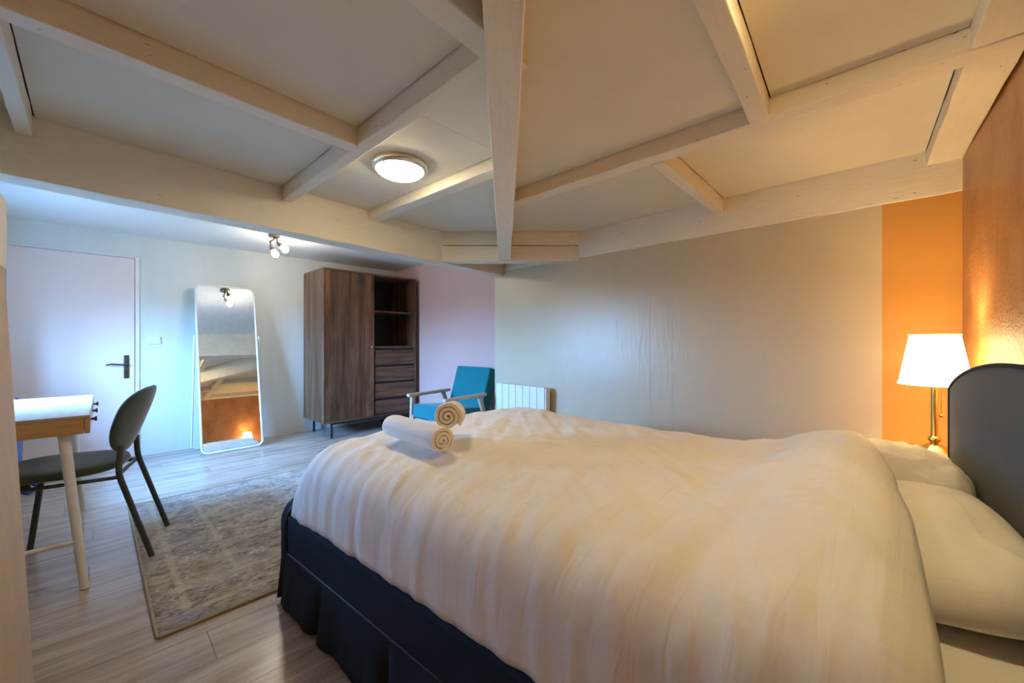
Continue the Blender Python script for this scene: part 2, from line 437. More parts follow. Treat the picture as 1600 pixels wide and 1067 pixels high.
for o in list(floor.children):
    # sub-floor origin is its centre
    o.location.x = o.location.x + 1.15 - floor.location.x
    o.location.y = o.location.y + 2.4 - floor.location.y
    o.location.z = -floor.location.z

# ---- walls
struct(box('wall_back', -1.0, 3.25, YB, YB + 0.14, -0.1, 2.3, 'back'), 'pale off-white back wall of the alcove')
struct(box('wall_right_alcove', XP, XP + 0.14, 2.90, YB, -0.1, 2.3, 'pink'), 'dusty pink side wall behind the armchair')
wr = struct(box('wall_right', XT, XT + 0.24, 0.044, 2.954, -0.1, 2.3, 'tan'), 'long greige wall behind the bed')
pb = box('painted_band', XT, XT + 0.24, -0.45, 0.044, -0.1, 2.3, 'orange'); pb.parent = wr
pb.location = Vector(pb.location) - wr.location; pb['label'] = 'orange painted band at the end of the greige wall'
# paper joint strips on the greige wall
for yy in (1.30, 1.13):
    s = box('wall_joint', XT - 0.0012, XT, yy - 0.002, yy + 0.002, 0, 1.82, 'tan'); s.location = Vector(s.location) - wr.location; s.parent = wr
# rust wall behind the headboard (slightly out of square)
wf = mesh_obj('wall_front', boxv(-4.0, 0.12, -0.14, 0, -0.1, 2.3), BF, 'rust'); wf.location = (XT, -0.234, 0); wf.rotation_euler = (0, 0, R(3.5)); struct(wf, 'rust orange plastered wall behind the headboard')
# left partition leaning back
def xl(z): return -0.124 - 0.0446 * z
v = []
for yy in (-0.75, 1.84):
    v += [(-1.0, yy, -0.1), (xl(-0.1), yy, -0.1), (xl(2.3), yy, 2.3), (-1.0, yy, 2.3)]
struct(bevel(mesh_obj('wall_left', v, [(0, 1, 2, 3), (4, 7, 6, 5), (0, 4, 5, 1), (1, 5, 6, 2), (2, 6, 7, 3), (3, 7, 4, 0)], 'left'), 0.012, 3), 'beige end of the left partition wall')
# small painted ledge on the partition's edge
tl = mesh_obj('trim_2', boxv(-0.012, 0.014, -0.16, 0.0, 0.0, 0.20), BF, 'beam'); tl.location = (xl(1.5) - 0.004, 1.86, 1.31); bevel(tl, 0.004); struct(tl, 'grey white moulding on the partition edge')
# alcove window wall
WT = 0.33
v, f = [], []
for (y0, y1, z0, z1) in ((1.84, WY0, -0.1, 2.3), (WY1, YB, -0.1, 2.3), (WY0, WY1, -0.1, WZ0), (WY0, WY1, WZ1, 2.3)):
    b0 = len(v); v += boxv(XL - WT, XL, y0, y1, z0, z1); f += [tuple(i + b0 for i in q) for q in BF]
struct(mesh_obj('wall_left_alcove', v, f, 'back'), 'pale alcove wall with the dormer window')
wn = struct(thing('window_1', 'white framed window above the desk', 'window', (XL - WT + 0.03, 0, 0)))
del wn['category']
for (y0, y1, z0, z1) in ((WY0, WY0 + 0.05, WZ0, WZ1), (WY1 - 0.05, WY1, WZ0, WZ1), (WY0 + .05, WY1 - .05, WZ0, WZ0 + 0.05), (WY0 + .05, WY1 - .05, WZ1 - 0.05, WZ1), ((WY0 + WY1) / 2 - .03, (WY0 + WY1) / 2 + .03, WZ0 + .05, WZ1 - .05)):
    box('window_frame', -0.025, 0.025, y0, y1, z0, z1, 'white', wn, 0.004)
ym = (WY0 + WY1) / 2
for (y0, y1) in ((WY0 + .05, ym - .03), (ym + .03, WY1 - .05)):
    box('pane', -0.003, 0.003, y0, y1, WZ0 + .05, WZ1 - .05, 'glass', wn)
box('window_sill', 0.03, WT + 0.0, WY0, WY1, WZ0, WZ0 + 0.02, 'white', wn, 0.003)

# ---- ceilings
ceil = struct(box('ceiling', -1.0, 3.2, -0.8, 2.75, CZ + 0.0042, CZ + 0.06, 'dark'), 'low boarded ceiling crossed by painted beams')
co = Vector(ceil.location)
def under(o): o.location = Vector(o.location) - co; o.parent = ceil; return o
struct(box('ceiling_alcove', -1.0, 3.2, 2.60, 5.45, AZ, AZ + 0.06, 'alc'), 'smooth white ceiling of the alcove')
struct(box('roof', -1.2, 3.5, -1.0, 5.6, 2.30, 2.36, 'dark'), 'roof deck above the rooms')

FW = Vector((math.cos(R(43.8)), math.sin(R(43.8)))); RT = Vector((FW.y, -FW.x))
def vw(r, z): p = RT * r + FW * z; return (p.x, p.y)     # plan point from sideways / forward metres off the room's corner diagonal
def mainY(X): return 2.578 + 0.0835 * (X + 0.184)        # front face of the big beam
def frontY(X): return -0.234 - (XT - X) * 0.0612

Z = lambda h: 1.10 + h
# big beam: its front face along mainY
ang = math.atan(0.0835); c_, s_ = math.cos(ang), math.sin(ang)
mb = beam('main_beam', (-0.75, mainY(-0.75)), (2.84, mainY(2.84)), 0.15, Z(0.675), AZ + 0.02, side=0.075, jit=0.003); under(mb); mb['label'] = 'thick cream beam across the alcove opening'
# corner brace: two boards with a split between them
bA, bB = (2.02, 2.762), (2.826, 1.920)
dv = Vector((bB[0] - bA[0], bB[1] - bA[1])).normalized()
ext0 = (bA[0] - dv.x * 0.10, bA[1] - dv.y * 0.10); ext1 = (bB[0] + dv.x * 0.06, bB[1] + dv.y * 0.06)
o = under(beam('corner_brace', bA, bB, 0.13, Z(0.823), CZ + 0.012, side=0.065)); o['label'] = 'upper board of the split corner brace'
o = under(beam('corner_brace', bA, bB, 0.13, Z(0.691), Z(0.818), side=0.065)); o['label'] = 'lower board of the split corner brace'
# diagonal beam over the camera into the corner (wider at the far end)
def diag(name):
    n = 18; v, f = [], []
    for i in range(n + 1):
        t = i / n; z = -0.55 + t * (3.362 + 0.55); k = (z - 0.814) / (3.362 - 0.814)
        l = -0.063 + k * (-0.113 + 0.063); r = 0.0288 + k * (-0.008 - 0.0288)
        jj = [random.uniform(-0.002, 0.002) for _ in range(3)]
        for (rr, h) in ((l + jj[0], Z(0.70) + jj[2]), (r + jj[1], Z(0.70) + jj[2]), (r + jj[1], CZ + 0.012), (l + jj[0], CZ + 0.012)):
            x, y = vw(rr, z); v.append((x, y, h))
    for i in range(n):
        for k in range(4): f.append((i * 4 + k, i * 4 + (k + 1) % 4, i * 4 + 4 + (k + 1) % 4, i * 4 + 4 + k))
    f += [(0, 1, 2, 3), (n * 4, n * 4 + 1, n * 4 + 2, n * 4 + 3)]
    # store in a frame whose local x runs along the beam
    o = mesh_obj(name, [tuple(Matrix.Rotation(-R(43.8), 3, 'Z') @ Vector(p)) for p in v], f, 'beam'); o.rotation_euler = (0, 0, R(43.8))
    return bevel(o, 0.004, 2, False)
o = under(diag('diagonal_beam')); o['label'] = 'long white diagonal beam running into the room corner'
top = CZ + 0.012
LB = [('ceiling_joist', (-0.40, 1.622), (0.795, 1.690), 0.075, 0.855, 0.0375),
      ('ceiling_joist', (0.06, 0.77), (0.93, 0.822), 0.085, 0.855, 0.0425),
      ('ceiling_joist', (0.828, 0.86), (0.800, 2.66), 0.056, 0.855, 0),
      ('ceiling_joist', (1.435, 1.44), (1.380, 2.72), 0.085, 0.880, 0),
      ('ceiling_joist', (-0.185, 0.2), (-0.207, 2.57), 0.045, 0.848, 0),
      ('ceiling_joist', (1.816, 1.75), (1.842, -0.30), 0.085, 0.864, 0),
      ('ceiling_joist', (0.30, 0.290), (1.79, 0.377), 0.066, 0.862, 0),
      ('ceiling_joist', (1.86, 0.815), (2.83, 0.832), 0.062, 0.851, 0),
      ('ceiling_joist', (-0.6, -0.34), (2.83, -0.175), 0.12, 0.869, 0)]
labels = ['slim joist parallel to the big beam', 'short joist at the top edge beside the diagonal beam', 'joist between the big beam and the ceiling lamp', 'joist just beyond the ceiling lamp',
          'narrow joist by the left partition', 'long joist parallel to the greige wall', 'joist left of the long joist', 'short joist meeting the greige wall plate', 'rough joist lying along the rust wall']
for (nm, a, b_, wd, h, sd), lb in zip(LB, labels):
    o = under(beam(nm, a, b_, wd, Z(h), top, side=sd, jit=0.002)); o['label'] = lb
# wall plate above the greige wall: a squared timber with a lengthwise split
tp = beam('trim_1', (XT - 0.006, -0.40), (XT - 0.006, 2.80), 0.10, Z(0.715), CZ + 0.012, side=-0.05, jit=0.002); struct(tp, 'white timber wall plate above the greige wall')

# boards between the joists, each standing 3 mm clear of the timber
g = 0.005
def board(pts, nm='ceiling_board'):
    c = Vector((sum(p[0] for p in pts) / len(pts), sum(p[1] for p in pts) / len(pts)))
    o = prism(nm, [(p[0] - c.x, p[1] - c.y) for p in pts], 0, 0.004, 'ceil'); o.location = (c.x, c.y, CZ)
    return under(o)
def dl(z, s): # edge of the diagonal beam at forward distance z
    k = (z - 0.814) / (3.362 - 0.814)
    return vw((-0.063 - 0.05 * k - g) if s < 0 else (0.0288 - 0.0368 * k + g), z)
def dX(X, s):  # point on the diagonal edge with given X
    lo, hi = -0.5, 4.0
    for _ in range(40):
        m_ = (lo + hi) / 2
        if dl(m_, s)[0] < X: lo = m_
        else: hi = m_
    return dl(lo, s)
def dY(Y, s):
    lo, hi = -0.5, 4.0
    for _ in range(40):
        m_ = (lo + hi) / 2
        if dl(m_, s)[1] < Y: lo = m_
        else: hi = m_
    return dl(lo, s)
p1n = lambda X: 1.645 + 0.0569 * X; p1f = lambda X: p1n(X) + 0.075
p2n = lambda X: 0.766 + 0.0598 * X; p2f = lambda X: p2n(X) + 0.085
aL = lambda Y: 0.8 - 0.0156 * (Y - 0.86) + 0.0; aC = lambda Y: 0.828 - 0.01556 * (Y - 0.86)
bC = lambda Y: 1.435 - 0.043 * (Y - 1.44)
fC = lambda Y: -0.185 - 0.0093 * (Y - 0.2)
qC = lambda Y: 1.816 + 0.0127 * (1.75 - Y)
board([(fC(1.8) + .0225 + g, p1f(-.18) + g), (aC(1.77) - .028 - g, p1f(.78) + g), (aC(2.6) - .028 - g, mainY(.78) - g), (fC(2.5) + .0225 + g, mainY(-.18) - g)])
board([(-0.8, p1f(-.8) + g), (fC(1.7) - .0225 - g, p1f(-.22) + g), (fC(2.5) - .0225 - g, mainY(-.22) - g), (-0.8, mainY(-.8) - g)])
board([(fC(0.8) + .0225 + g, p2f(-.18) + g), (aC(.95) - .028 - g, p2f(.78) + g), (aC(1.6) - .028 - g, p1n(.78) - g), (fC(1.6) + .0225 + g, p1n(-.18) - g)])
board([dX(aC(1) + .028 + g, -1), dY(1.408, -1), (aC(1.408) + .028 + g, 1.408)])
board([(aC(1.41) + .028 + g, 1.4095), dY(1.4095, -1), (bC(1.5) - .0425 - g, 1.4095 + .03), (bC(2.6) - .0425 - g, mainY(1.35) - g), (aC(2.6) + .028 + g, mainY(.83) - g)])
bq = dX(bC(1.55) + .0425 + g, -1)
k0 = 3.30
br = lambda r: vw(r, 3.369)
board([bq, dl(3.364, -1), (bA[0] - .0, bA[1] - .003), (bC(2.7) + .0425 + g, mainY(1.45) - g)])
board([(0.0, frontY(0) + .15), (fC(.4) + .02 + .2, 0.1), (0.06, p2n(.1) - g), dY(p2n(.84) - g, -1), dl(-0.3, -1)])
# right of the diagonal
cN = lambda X: 0.273 + 0.058 * X - 0.033; cF = lambda X: 0.273 + 0.058 * X + 0.033
board([dX(0.365, 1), (0.40, cF(.4) + g), (qC(.4) - .0425 - g, cF(1.79) + g), dX(qC(1.7) - .0425 - g, 1)])
board([dX(0.02, 1), (0.05, frontY(.05) + .13), (qC(-.1) - .0425 - g, frontY(1.8) + .13 + g), (qC(.35) - .0425 - g, cN(1.79) - g), (0.45, cN(.45) - g)])
eN = lambda X: -0.312 + 0.0481 * X + .06 + g
board([(qC(0) + .0425 + g, eN(1.87)), (XT - .009, eN(2.82)), (XT - .009, 0.80 - g), (qC(.8) + .0425 + g, .784 - g)])
board([(qC(.85) + .0425 + g, .846 + g), (XT - .009, .863 + g), (XT - .009, bB[1] - g), dl(3.364, 1), dX(qC(1.7) + .0425 + g, 1)])

# ---- door in the back wall
dr = struct(thing('door_1', 'flush pale pink door in the back wall', 'door', (-0.515, YB, 0))); del dr['category']
leaf = box('door_leaf', 0, 0.765, -0.022, 0.02, 0.008, 1.90, 'door', dr, 0.003)
box('door_frame', 0.768, 0.80, -0.012, 0.03, 0.0, 1.92, 'white', dr, 0.003)
box('door_frame', -0.035, -0.003, -0.012, 0.03, 0.0, 1.92, 'white', dr, 0.003)
box('door_frame', -0.035, 0.80, -0.010, 0.03, 1.905, 1.93, 'back', dr, 0.003)
hd = box('handle_plate', 0.690, 0.726, -0.034, -0.022, 0.76, 0.98, 'bronze', dr, 0.006, 3)
hd['label'] = 'long bronze lock plate'
lv = tube('lever', rounded([(0.0, 0, 0), (0, -0.045, 0), (-0.05, -0.05, 0.002), (-0.10, -0.048, 0.008), (-0.135, -0.047, 0.0)], 0.02), [0.009] + [0.0085] * 14 + [0.006] * 30 and 0.0075, 'bronze', hd)
lv.location = (0, 0, 0.022)
box('keyhole', 0.705, 0.711, -0.0352, -0.0335, 0.80, 0.825, 'dark', dr)

# ================================================================== THINGS
# ---- light switch
sw = thing('light_switch', 'small white switch plate on the wall between door and mirror', 'switch', (0.385, YB, 1.12))
box('plate', -0.055, 0.055, -0.012, 0, -0.035, 0.035, 'white', sw, 0.004, 3)
box('rocker', 0.010, 0.044, -0.017, -0.011, -0.022, 0.022, 'white', sw, 0.002)
box('rocker', -0.044, -0.010, -0.0145, -0.011, -0.022, 0.022, 'white', sw, 0.002)

# ---- ceiling lamps: one in view, its twin over the head of the bed
def ceiling_lamp(label, loc, glass):
    cl = thing('ceiling_lamp', label, 'lamp', loc, 0, 'flush ceiling lamps')
    lathe('ring', [(0.0, 0.0), (0.142, 0.0), (0.146, -0.006), (0.146, -0.020), (0.138, -0.030), (0.124, -0.034), (0.118, -0.026), (0.0, -0.026)], 'chrome', cl, 56)
    pr = [(0.122 * math.cos(R(a)), -0.028 - 0.045 * math.sin(R(a))) for a in range(0, 91, 6)]
    lathe('glass_dome', pr, glass, cl, 48)
    for a in (200, 320, 80):
        tube('clip', [(0.126 * math.cos(R(a)), 0.126 * math.sin(R(a)), -0.030), (0.122 * math.cos(R(a)), 0.122 * math.sin(R(a)), -0.044)], 0.005, 'chrome', cl)
ceiling_lamp('round flush ceiling lamp with lit opal glass beside the diagonal beam', (1.105, 1.876, CZ), 'dome')
ceiling_lamp('warm round flush ceiling lamp above the head of the bed', (1.05, 0.02, CZ), 'dome2')

# ---- alcove spotlight with two bulbs
sp = thing('ceiling_spotlight', 'dark bronze ceiling spotlight with two lit bulbs in the alcove', 'spotlight', (1.18, 4.30, AZ))
lathe('base_plate', [(0, 0), (0.05, 0), (0.05, -0.018), (0.044, -0.024), (0, -0.024)], 'bronze', sp, 32)
tube('crossbar', [(-0.006, 0.115, -0.046), (0.006, -0.115, -0.040)], 0.008, 'bronze', sp)
tube('stem', [(0, 0, -0.02), (0, -0.01, -0.045)], 0.009, 'bronze', sp)
for (p, d) in (((-0.005, 0.098, -0.046), Vector((0.45, -0.30, -1))), ((0.004, -0.075, -0.040), Vector((0.80, -0.35, -0.80)))):
    p = Vector(p); d = d.normalized(); q = p + Vector((0, 0, -0.045))
    hdn = tube('spot_arm', [p, q], 0.006, 'bronze', sp)
    sk = tube('socket', [q - d * 0.004, q + d * 0.012, q + d * 0.045, q + d * 0.05], [0.008, 0.014, 0.026, 0.026], 'bronze', hdn, 20)
    prof = [(0.0, 0.0), (0.018, 0.0), (0.022, 0.012), (0.029, 0.030), (0.031, 0.043), (0.027, 0.058), (0.015, 0.069), (0.0, 0.073)]
    bl = lathe('bulb', prof, 'bulb', hdn, 24, q + d * 0.048); bl.rotation_euler = d.to_track_quat('Z', 'Y').to_euler()

# ---- standing mirror
mi = thing('standing_mirror', 'tall white framed floor mirror leaning back on its stand', 'mirror', (0.965, 4.845, 0), R(1.5))
MW, MH = 0.52, 1.715; tilt = R(-11.0)
def rrect(w_, h_, r, k=6):
    pts = []
    for (cx, cz, a0) in ((w_ / 2 - r, h_ - r, 0), (-w_ / 2 + r, h_ - r, 90), (-w_ / 2 + r, r, 180), (w_ / 2 - r, r, 270)):
        for j in range(k + 1):
            a = R(a0 + 90 * j / k); pts.append((cx + r * math.cos(a), cz + r * math.sin(a)))
    return pts
rt = Matrix.Rotation(tilt, 3, 'X')
pts = rrect(MW, MH, 0.055)
fr = tube('frame', [rt @ Vector((x, 0, z + 0.011)) for x, z in pts], 0.0105, 'cream', mi, 10, False, True)
gp = rrect(MW - 0.012, MH - 0.012, 0.05)
n = len(gp)
gv = [rt @ Vector((x, 0.0, z + 0.017)) for x, z in gp] + [rt @ Vector((x, 0.006, z + 0.017)) for x, z in gp]
mesh_obj('mirror_glass', gv, [tuple(range(n)), tuple(range(n, 2 * n))] + [(i, (i + 1) % n, (i + 1) % n + n, i + n) for i in range(n)], 'glass_mirror', mi)
pv = rt @ Vector((0, 0.0, 1.16))
st = tube('stand', rounded([(-MW / 2 - 0.022, pv.y, pv.z + .03), (-MW / 2 - 0.03, 0.335, 0.009), (MW / 2 + 0.03, 0.335, 0.009), (MW / 2 + 0.022, pv.y, pv.z + .03)], 0.06, 6), 0.009, 'cream', mi, 10)
for s in (-1, 1): tube('pivot', [(s * (MW / 2 + .028), pv.y, pv.z), (s * (MW / 2), pv.y, pv.z)], 0.006, 'white', mi)

# ---- wardrobe
WX0, WX1, WYF, WYB, WZB, WZT = 1.762, 2.965, 4.62, 5.245, 0.178, 1.947
wd = thing('wardrobe', 'walnut wardrobe with sliding door, open shelves and four drawers', 'wardrobe', (WX0, WYF, 0))
W_, D_ = WX1 - WX0, WYB - WYF; T = 0.022; XD = 0.598
box('side_panel', 0, T, 0, D_, WZB, WZT, 'walnut', wd, 0.002)
box('side_panel', W_ - T, W_, 0, D_, WZB, WZT, 'walnut', wd, 0.002)
box('top_panel', T, W_ - T, 0, D_, WZT - T, WZT, 'walnut_h', wd, 0.002)
box('bottom_panel', T, W_ - T, 0, D_, WZB, WZB + T, 'walnut_h', wd, 0.002)
box('back_panel', T, W_ - T, D_ - 0.012, D_, WZB + T, WZT - T, 'black', wd)
box('divider', XD, XD + T, 0.03, D_ - 0.012, WZB + T, WZT - T, 'walnut', wd, 0.001)
dp = box('sliding_door', T + 0.002, XD + 0.004, 0.002, 0.022, WZB + T + 0.002, WZT - T - 0.003, 'walnut', wd, 0.0015)
kn = lathe('knob', [(0.0, 0.0), (0.010, 0.0), (0.008, 0.006), (0.011, 0.014), (0.009, 0.018), (0, 0.019)], 'chrome', dp, 16, (0.255, -0.010, -0.015)); kn.rotation_euler = (R(90), 0, 0)
sx0, sx1 = XD + T, W_ - T
box('shelf', sx0, sx1, 0.035, D_ - 0.012, 1.478, 1.498, 'walnut_h', wd, 0.001)
box('shelf', sx0, sx1, 0.012, D_ - 0.012, 1.030, 1.052, 'walnut_h', wd, 0.001)
zs = [1.022, 0.815, 0.607, 0.398, 0.204]
for i in range(4):
    d_ = box('drawer', sx0 + 0.003, sx1 - 0.003, 0.010, 0.030, zs[i + 1] + 0.004, zs[i] - 0.022, 'walnut_h', wd, 0.0015)
box('drawer_carcass', sx0, sx1, 0.045, D_ - 0.012, WZB + T, 1.030, 'black', wd)
for (lx, ly) in ((0.10, 0.03), (0.10, D_ - 0.06), (W_ - 0.10, 0.03), (W_ - 0.10, D_ - 0.06)):
    box('leg', lx - 0.011, lx + 0.011, ly - 0.011, ly + 0.011, 0.0, WZB, 'black', wd, 0.002)
for ly in (0.03, D_ - 0.06): box('leg_rail', 0.111, W_ - 0.111, ly - 0.011, ly + 0.011, WZB - 0.022, WZB, 'black', wd, 0.002)

# ---- armchair, back to the pink wall
ac = thing('armchair', 'teal upholstered armchair with pale wooden arms', 'armchair', (2.53, 3.30, 0), R(90 + 2))
# local: -y is the back? local +y points to -X in the room (facing), x across
AW = 0.62
def cushion(name, sx, sy, sz, mat, parent, loc, rot=(0, 0, 0), bv=0.03):
    o = mesh_obj(name, boxv(-sx / 2, sx / 2, -sy / 2, sy / 2, -sz / 2, sz / 2), BF, mat, parent); o.location = loc; o.rotation_euler = rot
    # gentle crown
    bm = bmesh.new(); bm.from_mesh(o.data); bmesh.ops.subdivide_edges(bm, edges=bm.edges, cuts=6, use_grid_fill=True)
    for v_ in bm.verts:
        u = 1 - (abs(v_.co.x) / (sx / 2)) ** 2.5; w_ = 1 - (abs(v_.co.y) / (sy / 2)) ** 2.5
        if sz <= min(sx, sy): v_.co.z += math.copysign(0.012 * max(u, 0) * max(w_, 0), v_.co.z) if abs(v_.co.z) > sz * 0.49 else 0
    bm.to_mesh(o.data); bm.free()
    return bevel(o, bv, 4)
sc_ = cushion('seat_cushion', 0.52, 0.54, 0.13, 'teal', ac, (0, 0.02, 0.385), (R(5), 0, 0), 0.035)
bc_ = cushion('back_cushion', 0.53, 0.115, 0.54, 'teal', ac, (0, -0.285, 0.565), (R(17), 0, 0), 0.03)
for s in (-1, 1):
    ax = s * (AW / 2 - 0.02)
    ar = mesh_obj('armrest', boxv(-0.027, 0.027, -0.27, 0.27, -0.016, 0.016), BF, 'ash', ac); ar.location = (ax, 0.055, 0.565); ar.rotation_euler = (R(-1.5), 0, 0); bevel(ar, 0.010, 3)
    def leg(p, q, w_=0.022, t_=0.017):
        p, q = Vector(p), Vector(q); d = (q - p)
        o = mesh_obj('leg', boxv(-t_, t_, -w_, w_, 0, d.length), BF, 'ash', ac); o.location = p; o.rotation_euler = d.to_track_quat('Z', 'X').to_euler()
        o.rotation_euler = (math.atan2(-d.y, d.z), 0, 0); return bevel(o, 0.005, 2)
    leg((ax, 0.285, 0), (ax, 0.265, 0.552)); leg((ax, -0.315, 0), (ax, -0.13, 0.552))
    rl = mesh_obj('side_rail', boxv(-0.012, 0.012, -0.29, 0.29, -0.03, 0.03), BF, 'ash', ac); rl.location = (ax - s * 0.024, 0.0, 0.30); rl.rotation_euler = (R(6), 0, 0); bevel(rl, 0.004)
box('front_rail', -0.26, 0.26, 0.24, 0.262, 0.275, 0.325, 'ash', ac, 0.004)

# ---- radiator
ra = thing('radiator', 'white slatted panel radiator on the greige wall', 'radiator', (XT, 2.216, 0))
RW = 0.614; n = 7; pw = RW / n
for i in range(n):
    box('panel', -0.103, -0.085, i * pw + 0.0025, (i + 1) * pw - 0.0025, 0.16, 0.702, 'white', ra, 0.004)
box('body', -0.086, -0.035, 0.004, RW - 0.004, 0.165, 0.694, 'white', ra, 0.004)
box('wall_bracket', -0.036, 0.0, 0.06, 0.09, 0.20, 0.66, 'chrome', ra); box('wall_bracket', -0.036, 0.0, RW - 0.09, RW - 0.06, 0.20, 0.66, 'chrome', ra)
box('control_box', -0.095, -0.040, -0.012, 0.004, 0.50, 0.690, 'cream', ra, 0.003)

# ---- desk
dk = thing('desk', 'bamboo topped desk with pale metal legs by the left partition', 'desk', (-0.512, 2.715, 0), R(-0.5))
DW, DL, DT = 0.49, 1.03, 0.762
box('desk_top', 0, DW, 0, DL, DT - 0.014, DT, 'bamboo_top', dk, 0.002)
box('apron', 0.002, DW - 0.020, 0.0, 0.016, DT - 0.085, DT - 0.0145, 'bamboo', dk, 0.002)
box('apron', 0.002, DW - 0.020, DL - 0.016, DL, DT - 0.085, DT - 0.0145, 'bamboo', dk, 0.002)
box('apron', 0.002, 0.016, 0.016, DL - 0.016, DT - 0.085, DT - 0.0145, 'bamboo', dk, 0.002)
box('bottom_panel', 0.016, DW - 0.020, 0.016, DL - 0.016, DT - 0.085, DT - 0.075, 'bamboo', dk)
for i in range(3):
    y0 = 0.0 + i * DL / 3
    dd = box('drawer', DW - 0.018, DW, y0 + 0.001, y0 + DL / 3 - 0.001, DT - 0.085, DT - 0.0155, 'bamboo', dk, 0.0015)
    kk = lathe('knob', [(0, 0), (0.006, 0), (0.006, 0.010), (0.012, 0.016), (0.012, 0.021), (0, 0.022)], 'knob', dd, 14, (0.009, 0, 0.008)); kk.rotation_euler = (0, R(90), 0)
for (fx, fy, tx, ty) in ((DW - 0.015, -0.10, DW - 0.085, 0.05), (0.03, -0.10, 0.13, 0.05), (DW - 0.05, DL + 0.10, DW - 0.10, DL - 0.05), (0.03, DL + 0.10, 0.13, DL - 0.05)):
    tube('leg', [(fx, fy, 0), (tx, ty, DT - 0.080)], [0.0155, 0.0205], 'cream', dk, 16)
k = 0.30
for (fy, ty) in ((-0.10, 0.05), (DL + 0.10, DL - 0.05)):
    y_ = fy + (ty - fy) * k; xa = (DW - 0.015 - 0.07 * k) if fy < 0 else (DW - 0.05 - 0.05 * k); xb = 0.03 + 0.10 * k; z_ = (DT - 0.08) * k
    tube('stretcher', [(xa, y_, z_), (xb, y_, z_)], 0.010, 'cream', dk, 12)

# ---- chair at the desk: local +y faces the desk
ch = thing('desk_chair', 'olive green upholstered chair pulled up to the desk', 'chair', (-0.082, 3.012, 0), R(90 - 14 + 0))
def so(t):
    x, y_ = superell(0.235, 0.235, 2.7)(t)
    return (x * (1 + 0.05 * (y_ / 0.235)), y_)
seat = pad('seat', so, 0.070, 'olive', ch, 9, 64, 3.2, lambda x, y, z: (x, y, z - 0.010 * (1 - min(1, (x * x + y * y) / 0.05)) if z > 0 else z * 0.8)); seat.location = (0, 0.03, 0.475)
def bo(t):
    x, y_ = superell(0.225, 0.180, 2.5)(t)
    return (x * (1 + 0.10 * (y_ / 0.18)), y_)
bk = pad('backrest', bo, 0.052, 'olive', ch, 9, 64, 3.0, lambda x, y, z: (x, -z + 0.9 * x * x, y)); bk.location = (0, -0.245, 0.695); bk.rotation_euler = (R(19), 0, 0)
for s in (-1, 1):
    tube('rear_leg', rounded([(s * 0.200, -0.335, 0.0105), (s * 0.187, -0.205, 0.455), (s * 0.140, -0.208, 0.575)], 0.05, 6), 0.013, 'olive_metal', ch, 12)
    tube('front_leg', rounded([(s * 0.195, 0.215, 0.0), (s * 0.185, 0.165, 0.42), (s * 0.15, 0.10, 0.437)], 0.02, 4), 0.013, 'olive_metal', ch, 12)
    tube('seat_rail', [(s * 0.184, 0.165, 0.425), (s * 0.186, -0.20, 0.43)], 0.009, 'olive_metal', ch, 10)
tube('cross_rail', [(-0.186, -0.198, 0.43), (0.186, -0.198, 0.43)], 0.009, 'olive_metal', ch, 10)

# ---- shiny blue bag behind the desk
bg_ = thing('blue_bag', 'shiny dark blue bag on the floor behind the desk', 'bag', (-0.455, 4.62, 0))
def bagw(x, y, z):
    k = noise.noise(Vector((x * 9, y * 9, z * 9))) * 0.02
    return (z * (1.0 - 0.35 * max(0, y)) + k, x + k * 0.6, y + k)
body = pad('bag_body', superell(0.17, 0.30, 3.2), 0.16, 'blue', bg_, 10, 48, 2.6, bagw); body.location = (0, 0, 0.312)
tube('strap', rounded([(0.04, -0.08, 0.55), (0.05, -0.07, 0.69), (0.05, 0.07, 0.69), (0.04, 0.08, 0.55)], 0.05), 0.008, 'blue', bg_, 8)
tube('strap', rounded([(0.06, -0.12, 0.06), (0.10, -0.13, 0.014), (0.15, -0.02, 0.014), (0.145, 0.06, 0.014), (0.08, 0.10, 0.06)], 0.03), 0.012, 'blue', bg_, 8)

# ---- rug
RGX, RGY = 1.98, 1.72
rg = thing('rug', 'faded beige and grey patterned rug on the laminate floor', 'rug', (0.15 + RGX / 2, 1.972 + RGY / 2, 0), R(0.3))
nx, ny = 66, 52; v, f = [], []
for j in range(ny + 1):
    for i in range(nx + 1):
        x = -RGX / 2 + RGX * i / nx; y = -RGY / 2 + RGY * j / ny
        ed = min(i, nx - i, j, ny - j)
        v.append((x, y, 0.0085 + 0.0012 * noise.noise(Vector((x * 3, y * 3, 0)))))
for j in range(ny):
    for i in range(nx): a0 = j * (nx + 1) + i; f.append((a0, a0 + 1, a0 + nx + 2, a0 + nx + 1))
pile = mesh_obj('pile', v, f, 'rug', rg, True); sm = pile.modifiers.new('solid', 'SOLIDIFY'); sm.thickness = 0.007; sm.offset = -1
tube('binding', rounded([(-RGX / 2, 0, 0.0065), (-RGX / 2, -RGY / 2, 0.0065), (RGX / 2, -RGY / 2, 0.0065), (RGX / 2, RGY / 2, 0.0065), (-RGX / 2, RGY / 2, 0.0065), (-RGX / 2, 0, 0.0065)], 0.015, 4), 0.006, 'rug_edge', rg, 8)

